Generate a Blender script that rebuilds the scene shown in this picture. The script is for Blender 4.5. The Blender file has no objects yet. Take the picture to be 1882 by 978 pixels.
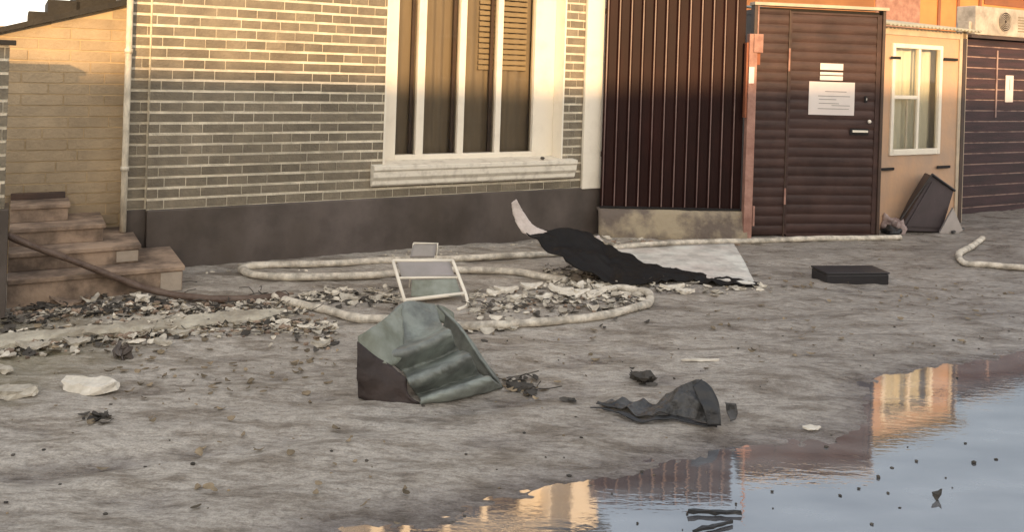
import bpy, bmesh, math, random
import numpy as np
from mathutils import Vector, noise as mnoise
random.seed(7); R = math.radians; PI = math.pi
S = bpy.context.scene; C = S.collection
# ------------------------------------------------------------ camera
F = 1567.0; CX, CY = 941.0, 120.0; H = 1.5; ROLL = 0.033
cam = bpy.data.objects.new('camera', bpy.data.cameras.new('camera')); C.objects.link(cam); S.camera = cam
cam.data.sensor_width = 36; cam.data.lens = 36*F/1882; cam.data.clip_end = 2000
cam.data.shift_y = -(489-CY)/1882*math.cos(ROLL); cam.data.shift_x = 0
cam.location = (0, 0, H)
from mathutils import Matrix
cam.rotation_euler = (Matrix.Rotation(PI/2, 3, 'X') @ Matrix.Rotation(ROLL, 3, 'Z')).to_euler()
S.render.resolution_x = 1024; S.render.resolution_y = 533
# ------------------------------------------------------------ sky, sun, exposure
SUN_EL, SUN_AZ = 9.0, 9.0        # azimuth: degrees to the right of straight behind the camera
w = bpy.data.worlds.new('World'); S.world = w; w.use_nodes = True
nt = w.node_tree; bg = nt.nodes['Background']
sk = nt.nodes.new('ShaderNodeTexSky'); sk.sky_type = 'NISHITA'; sk.sun_disc = False
sk.sun_elevation = R(SUN_EL); sk.sun_rotation = R(180-SUN_AZ); sk.air_density = 1.0; sk.dust_density = 2.5; sk.ozone_density = 1.0
# thin bright overcast veil mixed with the clear sky: paler near the horizon
tcw = nt.nodes.new('ShaderNodeTexCoord'); sp = nt.nodes.new('ShaderNodeSeparateXYZ'); nt.links.new(tcw.outputs['Generated'], sp.inputs[0])
vr = nt.nodes.new('ShaderNodeValToRGB'); vr.color_ramp.elements[0].color = (7.7,6.7,5.5,1); vr.color_ramp.elements[1].color = (4.1,3.85,3.55,1); vr.color_ramp.elements[0].position = .0; vr.color_ramp.elements[1].position = .45
nt.links.new(sp.outputs[2], vr.inputs[0])
sd_ = nt.nodes.new('ShaderNodeMapRange'); sd_.inputs[1].default_value = -1; sd_.inputs[2].default_value = .6; sd_.inputs[3].default_value = 1; sd_.inputs[4].default_value = 0
nt.links.new(sp.outputs[1], sd_.inputs[0])
v2 = nt.nodes.new('ShaderNodeValToRGB'); v2.color_ramp.elements[0].color = (7.4,6.7,5.9,1); v2.color_ramp.elements[1].color = (1.65,1.75,1.92,1); v2.color_ramp.elements[1].position = .28
nt.links.new(sp.outputs[2], v2.inputs[0])
vm = nt.nodes.new('ShaderNodeMix'); vm.data_type = 'RGBA'; nt.links.new(sd_.outputs[0], vm.inputs[0]); nt.links.new(v2.outputs[0], vm.inputs[6]); nt.links.new(vr.outputs[0], vm.inputs[7])
mxw = nt.nodes.new('ShaderNodeMix'); mxw.data_type = 'RGBA'; mxw.inputs[0].default_value = .75; nt.links.new(sk.outputs[0], mxw.inputs[6]); nt.links.new(vm.outputs[2], mxw.inputs[7])
nt.links.new(mxw.outputs[2], bg.inputs[0]); bg.inputs[1].default_value = 0.15
d = Vector((math.sin(R(SUN_AZ))*math.cos(R(SUN_EL)), -math.cos(R(SUN_AZ))*math.cos(R(SUN_EL)), math.sin(R(SUN_EL))))
sun = bpy.data.objects.new('sun', bpy.data.lights.new('sun', 'SUN')); C.objects.link(sun)
sun.data.energy = 2.0; sun.data.angle = R(0.9); sun.data.color = (1.0, 0.62, 0.28)
sun.rotation_euler = d.to_track_quat('Z', 'Y').to_euler()
S.view_settings.view_transform = 'Standard'; S.view_settings.look = 'None'; S.view_settings.gamma = 1
S.view_settings.exposure = 1.52
# ------------------------------------------------------------ measuring helpers (photo pixel -> metres in the place)
def ray(px, py):
    u, v = px-CX, py-CY
    return ((u*math.cos(ROLL)+v*math.sin(ROLL))/F, (-u*math.sin(ROLL)+v*math.cos(ROLL))/F)
def G(px, py, h=0.0):
    a, b = ray(px, py); Z = (H-h)/b
    return Vector((a*Z, Z, h))
def P(px, py, by):
    """point seen at (px,py) standing over the ground seen at row by"""
    Z = G(px, by).y; a, b = ray(px, py)
    return Vector((a*Z, Z, H-b*Z))
class Frame:
    def __init__(s, o, deg): s.o = Vector((o[0], o[1], 0)); s.a = R(deg); s.t = Vector((math.cos(s.a), math.sin(s.a), 0)); s.n = Vector((-math.sin(s.a), math.cos(s.a), 0))
    def at(s, px, py, dep=0.0):
        a, b = ray(px, py); o = s.o+s.n*dep; dr = Vector((a, 1, -b))
        k = o.dot(s.n)/dr.dot(s.n); p = dr*k
        return (p-o).dot(s.t), H-b*k
    def x(s, px, py=200, dep=0.0): return s.at(px, py, dep)[0]
    def z(s, px, py, dep=0.0): return s.at(px, py, dep)[1]
    def loc(s, v):
        q = Vector((v[0], v[1], 0))-s.o; return Vector((q.dot(s.t), q.dot(s.n), v[2]))
# ------------------------------------------------------------ materials
M = {}
def mat(name, c1, c2=None, rough=0.8, scale=6, detail=6, bump=0.0, bscale=40, metal=0.0, spec=0.5, stretch=(1,1,1), lo=0.35, hi=0.65, island=0.0, coat=0.0, rough2=None, dirt=0.0, dscale=1.2):
    m = bpy.data.materials.new(name); m.use_nodes = True; n = m.node_tree.nodes; L = m.node_tree.links
    b = n['Principled BSDF']; b.inputs['Roughness'].default_value = rough; b.inputs['Metallic'].default_value = metal
    b.inputs['Specular IOR Level'].default_value = spec; b.inputs['Coat Weight'].default_value = coat
    tc = n.new('ShaderNodeTexCoord'); mp = n.new('ShaderNodeMapping'); mp.inputs['Scale'].default_value = stretch
    L.new(tc.outputs['Object'], mp.inputs[0])
    nz = n.new('ShaderNodeTexNoise'); nz.inputs['Scale'].default_value = scale; nz.inputs['Detail'].default_value = detail; nz.inputs['Roughness'].default_value = 0.6
    L.new(mp.outputs[0], nz.inputs['Vector'])
    cr = n.new('ShaderNodeValToRGB'); cr.color_ramp.elements[0].position = lo; cr.color_ramp.elements[1].position = hi
    c2 = c2 or tuple(x*0.75 for x in c1)
    cr.color_ramp.elements[0].color = (*c2, 1); cr.color_ramp.elements[1].color = (*c1, 1)
    L.new(nz.outputs['Fac'], cr.inputs[0]); col = cr.outputs[0]
    if island:
        g = n.new('ShaderNodeNewGeometry'); mr = n.new('ShaderNodeMapRange'); mr.inputs[3].default_value = 1-island; mr.inputs[4].default_value = 1+island
        L.new(g.outputs['Random Per Island'], mr.inputs[0]); mx = n.new('ShaderNodeVectorMath'); mx.operation = 'MULTIPLY'
        L.new(col, mx.inputs[0]); L.new(mr.outputs[0], mx.inputs[1]); col = mx.outputs[0]
    if dirt:
        dn = n.new('ShaderNodeTexNoise'); dn.inputs['Scale'].default_value = dscale; dn.inputs['Detail'].default_value = 8; dn.inputs['Roughness'].default_value = .65
        L.new(tc.outputs['Object'], dn.inputs['Vector']); dr_ = n.new('ShaderNodeMapRange'); dr_.inputs[1].default_value = .38; dr_.inputs[2].default_value = .58; dr_.inputs[3].default_value = 1-dirt; dr_.inputs[4].default_value = 1.05
        L.new(dn.outputs['Fac'], dr_.inputs[0]); mx = n.new('ShaderNodeVectorMath'); mx.operation = 'MULTIPLY'; L.new(col, mx.inputs[0]); L.new(dr_.outputs[0], mx.inputs[1]); col = mx.outputs[0]
    L.new(col, b.inputs['Base Color'])
    if rough2 is not None:
        mr = n.new('ShaderNodeMapRange'); mr.inputs[1].default_value = lo; mr.inputs[2].default_value = hi; mr.inputs[3].default_value = rough2; mr.inputs[4].default_value = rough
        L.new(nz.outputs['Fac'], mr.inputs[0]); L.new(mr.outputs[0], b.inputs['Roughness'])
    if bump:
        n2 = n.new('ShaderNodeTexNoise'); n2.inputs['Scale'].default_value = bscale; n2.inputs['Detail'].default_value = 5
        L.new(mp.outputs[0], n2.inputs['Vector']); bp = n.new('ShaderNodeBump'); bp.inputs['Strength'].default_value = bump; bp.inputs['Distance'].default_value = 0.02
        L.new(n2.outputs['Fac'], bp.inputs['Height']); L.new(bp.outputs[0], b.inputs['Normal'])
    M[name] = m; return m
mat('brick', (.235,.20,.145), (.17,.145,.108), .75, 9, island=.16, dirt=.3, bump=.4, bscale=60)
mat('mortar', (.78,.71,.57), (.62,.56,.45), .9, 14, dirt=.35, dscale=2, bump=.4, bscale=80)
mat('plinth', (.125,.102,.093), (.06,.047,.037), .6, 1.1, bump=.12, bscale=12, stretch=(1,1,.5), rough2=.4, dirt=.25, dscale=3)
mat('white_paint', (.82,.76,.65), (.70,.64,.54), .5, 5, bump=.1, bscale=30, lo=.25, hi=.5)
mat('white_grime', (.78,.73,.63), (.56,.51,.43), .6, 12, bump=.15, bscale=40, lo=.3, hi=.5)
mat('curtain', (.25,.205,.15), (.215,.175,.13), .9, 3, stretch=(3,1,.6))
mat('blind', (.34,.27,.17), (.29,.23,.15), .8, 6)
mat('roof_dark', (.018,.016,.013), (.03,.026,.02), .8, 8, bump=.3)
mat('beige_brick', (.44,.335,.215), (.34,.265,.175), .85, 3, island=.07, dirt=.25, bump=.3, bscale=50)
mat('beige_mortar', (.54,.41,.25), (.44,.33,.2), .9, 10)
mat('beige_render', (.42,.32,.22), (.34,.26,.18), .85, 4, bump=.2)
mat('step_stone', (.37,.27,.195), (.27,.195,.145), .85, 4, dirt=.55, dscale=4, bump=.3, bscale=30)
mat('pink_stone', (.42,.35,.28), (.30,.25,.2), .8, 6, bump=.2)
mat('pipe_white', (.75,.68,.55), (.45,.4,.32), .5, 30, stretch=(1,1,.4))
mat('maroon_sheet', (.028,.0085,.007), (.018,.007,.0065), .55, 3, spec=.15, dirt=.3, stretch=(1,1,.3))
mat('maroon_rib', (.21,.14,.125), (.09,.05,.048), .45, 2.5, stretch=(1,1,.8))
mat('concrete', (.36,.30,.21), (.15,.12,.10), .85, 3.5, bump=.5, bscale=25, lo=.42, hi=.58)
mat('post_pink', (.42,.24,.19), (.26,.13,.10), .7, 8, bump=.2)
mat('rust_orange', (.28,.10,.045), (.25,.08,.04), .8, 10, bump=.2)
mat('door_brown', (.072,.040,.034), (.046,.027,.025), .5, 2.5, spec=.3, dirt=.3, dscale=2.5, stretch=(.8,1,5), bump=.1, bscale=14)
mat('door_frame_brown', (.085,.05,.035), (.045,.03,.025), .6, 5)
mat('paper', (.74,.68,.64), (.66,.60,.58), .8, 4)
mat('ink', (.30,.27,.27), None, .8, 5)
mat('chrome', (.8,.78,.72), None, .25, 5, metal=.6)
mat('black_gap', (.012,.010,.010), None, .8, 5)
mat('booth_ply', (.60,.37,.225), (.44,.315,.23), .75, 2.2, bump=.15, bscale=20)
mat('booth_trim', (.55,.45,.33), (.42,.35,.27), .7, 8)
mat('booth_roof', (.42,.41,.33), (.30,.30,.25), .6, 5)
mat('net_curtain', (.78,.76,.62), (.60,.60,.50), .9, 3, stretch=(5,1,.6))
mat('log_wood', (.058,.027,.032), (.026,.015,.018), .65, 3, stretch=(.5,1,6), bump=.3, bscale=30)
mat('log_seam', (.36,.25,.22), (.14,.09,.09), .7, 5, lo=.38, hi=.55)
mat('orange_wall', (.62,.27,.10), (.50,.21,.08), .8, 2)
mat('orange_brown', (.30,.12,.06), (.22,.09,.05), .8, 3)
mat('ac_white', (.50,.45,.39), (.38,.34,.29), .6, 7, dirt=.3, dscale=6)
mat('grille', (.25,.20,.13), (.18,.14,.1), .6, 9)
mat('hose_cream', (.70,.64,.54), (.48,.42,.34), .75, 14, dirt=.45, dscale=11, bump=.35, bscale=60, lo=.32, hi=.6)
mat('hose_brown', (.075,.045,.032), (.15,.105,.08), .6, 10, bump=.3, bscale=50)
mat('hose_pinkish', (.42,.33,.29), (.28,.21,.18), .7, 12, bump=.3)
mat('kerb', (.50,.46,.37), (.32,.28,.22), .9, 7, bump=.6, bscale=30, lo=.4, hi=.6)
mat('green_pad', (.25,.275,.245), (.17,.18,.165), .6, dirt=.4, dscale=9, scale=5, bump=.15, bscale=25, rough2=.38)
mat('green_flap', (.27,.29,.25), (.15,.16,.12), .6, 8, bump=.2)
mat('dark_inside', (.022,.016,.015), (.045,.03,.026), .7, 6, bump=.3)
mat('black_rubber', (.006,.005,.005), (.010,.008,.007), .65, spec=.25, scale=7, bump=.3, bscale=20)
mat('pale_lining', (.66,.58,.54), (.5,.43,.39), .7, 10, bump=.3)
mat('pale_sheet', (.78,.78,.72), (.60,.54,.49), .55, 2.4, dirt=.3, dscale=7, bump=.1, bscale=15)
mat('grey_bag', (.085,.082,.08), (.018,.018,.018), .36, 9, bump=1.0, bscale=26)
mat('black_bag', (.014,.014,.016), (.03,.03,.03), .4, 6, bump=.3)
mat('chip_cream', (.60,.55,.46), (.36,.32,.26), .85, 18, island=.4)
mat('chip_white', (.80,.74,.64), (.6,.55,.46), .8, 18, island=.2, bump=.3)
mat('leaf_dark', (.075,.065,.055), (.04,.035,.028), .8, 18, island=.5)
mat('leaf_tan', (.26,.20,.13), (.13,.10,.06), .85, 18, island=.5)
mat('black_box', (.016,.015,.018), (.026,.024,.026), .45, 5)
mat('cabinet_grey', (.085,.065,.070), (.055,.045,.048), .5, 3, bump=.1)
mat('light_grey_board', (.42,.38,.36), (.33,.30,.28), .7, 5)
mat('pink_bag', (.50,.40,.38), (.20,.14,.13), .6, 14, bump=.4, bscale=20)
mat('grey_film', (.32,.29,.28), (.26,.24,.22), .4, 5)
mat('opp_wall', (.45,.38,.30), (.38,.32,.25), .85, 2)
def glass():
    m = bpy.data.materials.new('window_glass'); m.use_nodes = True; n = m.node_tree.nodes; L = m.node_tree.links
    n.clear(); o = n.new('ShaderNodeOutputMaterial'); tr = n.new('ShaderNodeBsdfTransparent'); tr.inputs[0].default_value = (.92,.92,.9,1)
    gl = n.new('ShaderNodeBsdfGlossy'); gl.inputs['Roughness'].default_value = .03; fr = n.new('ShaderNodeFresnel'); fr.inputs[0].default_value = 1.5
    mx = n.new('ShaderNodeMixShader'); L.new(fr.outputs[0], mx.inputs[0]); L.new(tr.outputs[0], mx.inputs[1]); L.new(gl.outputs[0], mx.inputs[2]); L.new(mx.outputs[0], o.inputs[0])
    M['glass'] = m
glass()
def ground_mat():
    m = bpy.data.materials.new('silt'); m.use_nodes = True; n = m.node_tree.nodes; L = m.node_tree.links; b = n['Principled BSDF']
    tc = n.new('ShaderNodeTexCoord')
    def nz(sc, st=(1,1,1), det=8, rg=.6):
        mp = n.new('ShaderNodeMapping'); mp.inputs['Scale'].default_value = st; mp.inputs['Rotation'].default_value = (0,0,R(8)); L.new(tc.outputs['Object'], mp.inputs[0])
        k = n.new('ShaderNodeTexNoise'); k.inputs['Scale'].default_value = sc; k.inputs['Detail'].default_value = det; k.inputs['Roughness'].default_value = rg
        L.new(mp.outputs[0], k.inputs['Vector']); return k.outputs['Fac']
    def ramp(f, a, b_, ca, cb):
        r = n.new('ShaderNodeValToRGB'); r.color_ramp.elements[0].position = a; r.color_ramp.elements[1].position = b_
        r.color_ramp.elements[0].color = (*ca,1); r.color_ramp.elements[1].color = (*cb,1); L.new(f, r.inputs[0]); return r.outputs[0]
    def mul(a, b_):
        v = n.new('ShaderNodeMix'); v.data_type = 'RGBA'; v.blend_type = 'MULTIPLY'; v.inputs[0].default_value = 1; L.new(a, v.inputs[6]); L.new(b_, v.inputs[7]); return v.outputs[2]
    big = nz(.55, (1,1.5,1), 5); mid = nz(2.6, (1,3.2,1), 9, .70); fine = nz(17, (1,2.3,1), 7, .72)
    c = ramp(big, .35, .65, (.36,.325,.285), (.54,.495,.435))
    c = mul(c, ramp(mid, .40, .53, (.60,.57,.54), (1,1,1))); c = mul(c, ramp(fine, .38, .56, (.68,.66,.64), (1.08,1.08,1.08)))
    grain = nz(95, (1,1.3,1), 4, .8); c = mul(c, ramp(grain, .36, .6, (.72,.71,.70), (1.12,1.12,1.12)))
    sz = n.new('ShaderNodeSeparateXYZ'); L.new(tc.outputs['Object'], sz.inputs[0])
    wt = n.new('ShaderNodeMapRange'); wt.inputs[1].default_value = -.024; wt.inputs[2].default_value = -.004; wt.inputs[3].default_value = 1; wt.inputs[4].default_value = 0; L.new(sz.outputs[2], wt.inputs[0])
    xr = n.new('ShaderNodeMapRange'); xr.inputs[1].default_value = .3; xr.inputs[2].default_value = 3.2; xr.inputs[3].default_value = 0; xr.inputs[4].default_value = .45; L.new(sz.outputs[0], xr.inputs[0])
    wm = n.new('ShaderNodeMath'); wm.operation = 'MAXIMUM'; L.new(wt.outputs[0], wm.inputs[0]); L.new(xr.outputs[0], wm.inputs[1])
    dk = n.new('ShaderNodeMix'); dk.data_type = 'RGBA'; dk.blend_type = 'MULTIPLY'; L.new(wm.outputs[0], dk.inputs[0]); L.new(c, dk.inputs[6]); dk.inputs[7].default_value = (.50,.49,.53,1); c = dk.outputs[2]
    # olive slime near the left kerb
    mp = n.new('ShaderNodeMapping'); mp.inputs['Location'].default_value = (2.55,-4.15,0); L.new(tc.outputs['Object'], mp.inputs[0])
    ln = n.new('ShaderNodeVectorMath'); ln.operation = 'LENGTH'; L.new(mp.outputs[0], ln.inputs[0])
    ad = n.new('ShaderNodeMath'); ad.operation = 'ADD'; L.new(ln.outputs['Value'], ad.inputs[0]); L.new(mid, ad.inputs[1])
    mr = n.new('ShaderNodeMapRange'); mr.inputs[1].default_value = .75; mr.inputs[2].default_value = 1.35; mr.inputs[3].default_value = .7; mr.inputs[4].default_value = 0; L.new(ad.outputs[0], mr.inputs[0])
    mx = n.new('ShaderNodeMix'); mx.data_type = 'RGBA'; L.new(mr.outputs[0], mx.inputs[0]); L.new(c, mx.inputs[6]); mx.inputs[7].default_value = (.16,.135,.06,1)
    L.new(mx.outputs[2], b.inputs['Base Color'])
    rr = n.new('ShaderNodeMapRange'); rr.inputs[1].default_value = .4; rr.inputs[2].default_value = .6; rr.inputs[3].default_value = .32; rr.inputs[4].default_value = .85; L.new(mid, rr.inputs[0]); wr = n.new('ShaderNodeMix'); wr.data_type = 'FLOAT'; L.new(wm.outputs[0], wr.inputs[0]); L.new(rr.outputs[0], wr.inputs[2]); wr.inputs[3].default_value = .16; L.new(wr.outputs[0], b.inputs['Roughness'])
    a1 = n.new('ShaderNodeMath'); a1.operation = 'MULTIPLY_ADD'; a1.inputs[1].default_value = .35; L.new(fine, a1.inputs[0]); L.new(mid, a1.inputs[2])
    bp = n.new('ShaderNodeBump'); bp.inputs['Strength'].default_value = .75; bp.inputs['Distance'].default_value = .05; L.new(a1.outputs[0], bp.inputs['Height']); L.new(bp.outputs[0], b.inputs['Normal'])
    M['silt'] = m
ground_mat()
def water_mat():
    m = bpy.data.materials.new('puddle_water'); m.use_nodes = True; n = m.node_tree.nodes; L = m.node_tree.links; n.clear()
    o = n.new('ShaderNodeOutputMaterial'); tc = n.new('ShaderNodeTexCoord')
    df = n.new('ShaderNodeBsdfDiffuse'); gl = n.new('ShaderNodeBsdfGlossy'); gl.inputs['Color'].default_value = (.90,.88,.85,1)
    def nz(sc, st, det=3):
        mp = n.new('ShaderNodeMapping'); mp.inputs['Scale'].default_value = st; L.new(tc.outputs['Object'], mp.inputs[0])
        k = n.new('ShaderNodeTexNoise'); k.inputs['Scale'].default_value = sc; k.inputs['Detail'].default_value = det; L.new(mp.outputs[0], k.inputs['Vector']); return k.outputs['Fac']
    a = nz(1.3, (1,2,1)); r = n.new('ShaderNodeMapRange'); r.inputs[1].default_value = .4; r.inputs[2].default_value = .7; r.inputs[3].default_value = .008; r.inputs[4].default_value = .06
    L.new(a, r.inputs[0]); L.new(r.outputs[0], gl.inputs['Roughness'])
    cr = n.new('ShaderNodeValToRGB'); cr.color_ramp.elements[0].color = (.09,.09,.10,1); cr.color_ramp.elements[1].color = (.20,.205,.215,1); cr.color_ramp.elements[0].position=.35; cr.color_ramp.elements[1].position=.65
    L.new(nz(2.2,(1,2.5,1),6), cr.inputs[0]); L.new(cr.outputs[0], df.inputs[0])
    bp = n.new('ShaderNodeBump'); bp.inputs['Strength'].default_value = .05; bp.inputs['Distance'].default_value = .006; L.new(nz(14,(1,3,1),3), bp.inputs['Height']); L.new(bp.outputs[0], gl.inputs['Normal'])
    mx = n.new('ShaderNodeMixShader'); fr = n.new('ShaderNodeFresnel'); fr.inputs[0].default_value = 4.6
    L.new(fr.outputs[0], mx.inputs[0]); L.new(df.outputs[0], mx.inputs[1]); L.new(gl.outputs[0], mx.inputs[2]); L.new(mx.outputs[0], o.inputs[0])
    M['water'] = m
water_mat()
# ------------------------------------------------------------ object helpers
def tag(o, label=None, cat=None, group=None, kind=None):
    if label: o['label'] = label
    if cat: o['category'] = cat
    if group: o['group'] = group
    if kind: o['kind'] = kind
    return o
def empty(name, loc, deg=0, **k):
    o = bpy.data.objects.new(name, None); C.objects.link(o); o.location = loc; o.rotation_euler = (0,0,R(deg)); o.empty_display_size = .1
    return tag(o, **k)
def mesh(name, bm, m, parent=None, smooth=False, **k):
    me = bpy.data.meshes.new(name); bmesh.ops.recalc_face_normals(bm, faces=bm.faces); bm.to_mesh(me); bm.free()
    for mm in (m if isinstance(m, (list, tuple)) else [m]): me.materials.append(M[mm])
    if smooth:
        for p in me.polygons: p.use_smooth = True
    o = bpy.data.objects.new(name, me); C.objects.link(o)
    if parent: o.parent = parent
    return tag(o, **k)
def box(bm, x0, x1, y0, y1, z0, z1, mi=0, bev=0.0):
    vs = [bm.verts.new((x, y, z)) for x in (x0,x1) for y in (y0,y1) for z in (z0,z1)]
    fs = [bm.faces.new([vs[i] for i in q]) for q in ((0,1,3,2),(4,6,7,5),(0,4,5,1),(2,3,7,6),(0,2,6,4),(1,5,7,3))]
    for f in fs: f.material_index = mi
    if bev:
        es = list({e for f in fs for e in f.edges}); r = bmesh.ops.bevel(bm, geom=es, offset=bev, segments=2, affect='EDGES', profile=.6)
        for f in r['faces']: f.material_index = mi
def B(name, m, parent, *dims, bev=.004, **k):
    bm = bmesh.new()
    for dm in dims: box(bm, *dm, bev=bev)
    return mesh(name, bm, m, parent, **k)
def prism(bm, pts, vec):
    a = [bm.verts.new(p) for p in pts]; b = [bm.verts.new(Vector(p)+Vector(vec)) for p in pts]
    bm.faces.new(a); bm.faces.new(b[::-1]); n = len(a)
    for i in range(n): bm.faces.new((a[i], b[i], b[(i+1)%n], a[(i+1)%n]))
def catmull(pts, k=8):
    pts = [Vector(p) for p in pts]; q = [pts[0]*2-pts[1]]+pts+[pts[-1]*2-pts[-2]]; out = []
    for i in range(1, len(q)-2):
        for j in range(k):
            t = j/k; a,b,c,d_ = q[i-1],q[i],q[i+1],q[i+2]
            out.append(.5*((2*b)+(c-a)*t+(2*a-5*b+4*c-d_)*t*t+(3*b-a-3*c+d_)*t**3))
    out.append(pts[-1]); return out
def tube(bm, pts, r, n=12, k=8, wob=0.0, flat=1.0):
    c = catmull(pts, k) if k > 1 else [Vector(p) for p in pts]; rings = []
    for i, p in enumerate(c):
        tg = (c[min(i+1,len(c)-1)]-c[max(i-1,0)]).normalized(); sd = tg.cross(Vector((0,0,1)))
        sd = sd.normalized() if sd.length > 1e-3 else Vector((1,0,0)); up = sd.cross(tg)
        rr = r*(1+wob*mnoise.noise(p*9)); p = p + sd*wob*.02*mnoise.noise(p*3.1)
        rings.append([bm.verts.new(p+(sd*math.cos(a)+up*math.sin(a)*flat)*rr) for a in [2*PI*j/n for j in range(n)]])
    for a, b in zip(rings, rings[1:]):
        for j in range(n): bm.faces.new((a[j], a[(j+1)%n], b[(j+1)%n], b[j]))
    bm.faces.new(rings[0][::-1]); bm.faces.new(rings[-1])
def resamp(row, n):
    c = catmull(row, 12); L_ = [0]
    for a, b in zip(c, c[1:]): L_.append(L_[-1]+(b-a).length)
    out = []
    for i in range(n):
        t = L_[-1]*i/(n-1); j = max(k for k in range(len(L_)) if L_[k] <= t+1e-9); j = min(j, len(c)-2)
        f = (t-L_[j])/max(1e-9, L_[j+1]-L_[j]); out.append(c[j].lerp(c[j+1], min(1, f)))
    return out
def sheet(name, rows, m, parent=None, nu=30, nv=20, amp=.01, ns=6, thick=.006, ridge=None, seed=0, floor=None, jag=0.0, **k):
    """crumpled solid sheet through rows of 3-D points"""
    rr = [resamp(r, nu) for r in rows]; cols = [resamp([r[i] for r in rr], nv) if len(rr) > 2 else [rr[0][i].lerp(rr[1][i], j/(nv-1)) for j in range(nv)] for i in range(nu)]
    bm = bmesh.new(); g = []
    for i in range(nu):
        col = []
        for j in range(nv):
            p = cols[i][j].copy(); du = cols[min(i+1,nu-1)][j]-cols[max(i-1,0)][j]; dv = cols[i][min(j+1,nv-1)]-cols[i][max(j-1,0)]
            nn = du.cross(dv); nn = nn.normalized() if nn.length > 1e-9 else Vector((0,0,1))
            if nn.z < 0: nn = -nn
            s_ = Vector((seed*3.7, seed*1.3, 0)); q = p*ns+s_
            a = amp*(1-abs(mnoise.noise(q))*2.2)+amp*.5*mnoise.noise(q*2.7)
            if ridge: a += ridge(i/(nu-1), j/(nv-1))
            p += nn*a
            if jag and (i in (0,nu-1) or j in (0,nv-1)): p += Vector((mnoise.noise(q*5), mnoise.noise(q*5+Vector((9,0,0))), 0))*jag
            if floor is not None: p.z = max(p.z, floor)
            col.append(bm.verts.new(p))
        g.append(col)
    for i in range(nu-1):
        for j in range(nv-1): bm.faces.new((g[i][j], g[i+1][j], g[i+1][j+1], g[i][j+1]))
    o = mesh(name, bm, m, parent, smooth=True, **k)
    md = o.modifiers.new('solid', 'SOLIDIFY'); md.thickness = thick; md.offset = 0
    return o
def lump(bm, c, rx, ry, rz, seed, amp=.35, sub=2, cut=0.0):
    r = bmesh.ops.create_icosphere(bm, subdivisions=sub, radius=1); s_ = Vector((seed*1.7, seed*2.9, seed))
    an = random.uniform(0, PI)
    for v in r['verts']:
        k = 1+amp*mnoise.noise(v.co*1.6+s_)*1.6; q = v.co*k
        x, y = q.x*rx, q.y*ry; v.co = Vector(c)+Vector((x*math.cos(an)-y*math.sin(an), x*math.sin(an)+y*math.cos(an), max(q.z, -cut if cut else -9)*rz))
# ------------------------------------------------------------ ground relief and puddle
EDGE = [(560,985),(640,957),(700,953),(830,933),(950,893),(1100,862),(1250,832),(1350,812),(1480,797),(1590,765),(1600,700),(1660,682),(1750,666),(1882,640),(2100,600)]
poly = [G(*e) for e in EDGE]; poly = [(p.x, p.y) for p in poly] + [(9, 5.2), (14, 2), (10, -4), (0.5,-5), (-.9,-2), (-1.0, 1.2)]
def _hash(ix, iy, s): 
    v = np.sin(ix*127.1+iy*311.7+s*74.7)*43758.5453; return v-np.floor(v)
def vnoise(x, y, s=0):
    ix, iy = np.floor(x), np.floor(y); fx, fy = x-ix, y-iy; fx = fx*fx*(3-2*fx); fy = fy*fy*(3-2*fy)
    return (_hash(ix,iy,s)*(1-fx)+_hash(ix+1,iy,s)*fx)*(1-fy)+(_hash(ix,iy+1,s)*(1-fx)+_hash(ix+1,iy+1,s)*fx)*fy-.5
def sdist(x, y):
    dm = np.full(x.shape, 1e9); ins = np.zeros(x.shape, bool); n = len(poly)
    for i in range(n):
        ax, ay = poly[i]; bx, by = poly[(i+1)%n]; dx, dy = bx-ax, by-ay
        t = np.clip(((x-ax)*dx+(y-ay)*dy)/(dx*dx+dy*dy), 0, 1); dm = np.minimum(dm, np.hypot(x-ax-t*dx, y-ay-t*dy))
        c = ((ay > y) != (by > y)); ins ^= c & (x < (bx-ax)*(y-ay)/(by-ay+1e-12)+ax)
    return np.where(ins, -dm, dm)
def height(x, y):
    x = np.asarray(x, float); y = np.asarray(y, float); s = sdist(x, y)
    h = np.clip(s*.07-.022, -.06, 0)
    e = np.clip(np.abs(s)*1.8, .42, 1)
    h = h + e*(.014*vnoise(x*1.6, y*2.6, 1) + .014*vnoise(x*5, y*9, 2) + .010*vnoise(x*13, y*22, 3)) + .004*vnoise(x*33, y*48, 4)
    tr = y-(x*.45+3.1)       # tyre-like drift lines
    return h + .006*np.sin(tr*16+3*vnoise(x*.8, y*.8, 6))*np.clip(s*3,0,1)
def gh(x, y): return float(height(np.array([x]), np.array([y]))[0])
def GP(px, py, up=0.0):
    p = G(px, py); p.z = max(gh(p.x, p.y), -.021)+up; return p
def axis(lo, hi, step, far):
    core = list(np.arange(lo, hi, step)); a = []; v, s_ = core[-1], step
    while v < far: s_ *= 1.5; v += s_; a.append(v)
    b = []; v, s_ = core[0], step
    while v > -far: s_ *= 1.5; v -= s_; b.append(v)
    return np.array(b[::-1]+core+a)
xs = axis(-4.2, 6.6, .024, 400); ys = axis(1.3, 9.2, .024, 400)
XX, YY = np.meshgrid(xs, ys, indexing='ij'); ZZ = height(XX, YY)
far = np.maximum(0, np.hypot(XX, YY-4)-12); ZZ = ZZ*np.exp(-far*.3)-.001*far*0
nx, ny = XX.shape; me = bpy.data.meshes.new('ground')
co = np.stack([XX, YY, ZZ], -1).reshape(-1, 3).astype(np.float32)
idx = np.arange(nx*ny).reshape(nx, ny); q = np.stack([idx[:-1,:-1], idx[1:,:-1], idx[1:,1:], idx[:-1,1:]], -1).reshape(-1, 4)
me.vertices.add(len(co)); me.vertices.foreach_set('co', co.ravel()); me.loops.add(q.size); me.loops.foreach_set('vertex_index', q.ravel().astype(np.int32))
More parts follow.
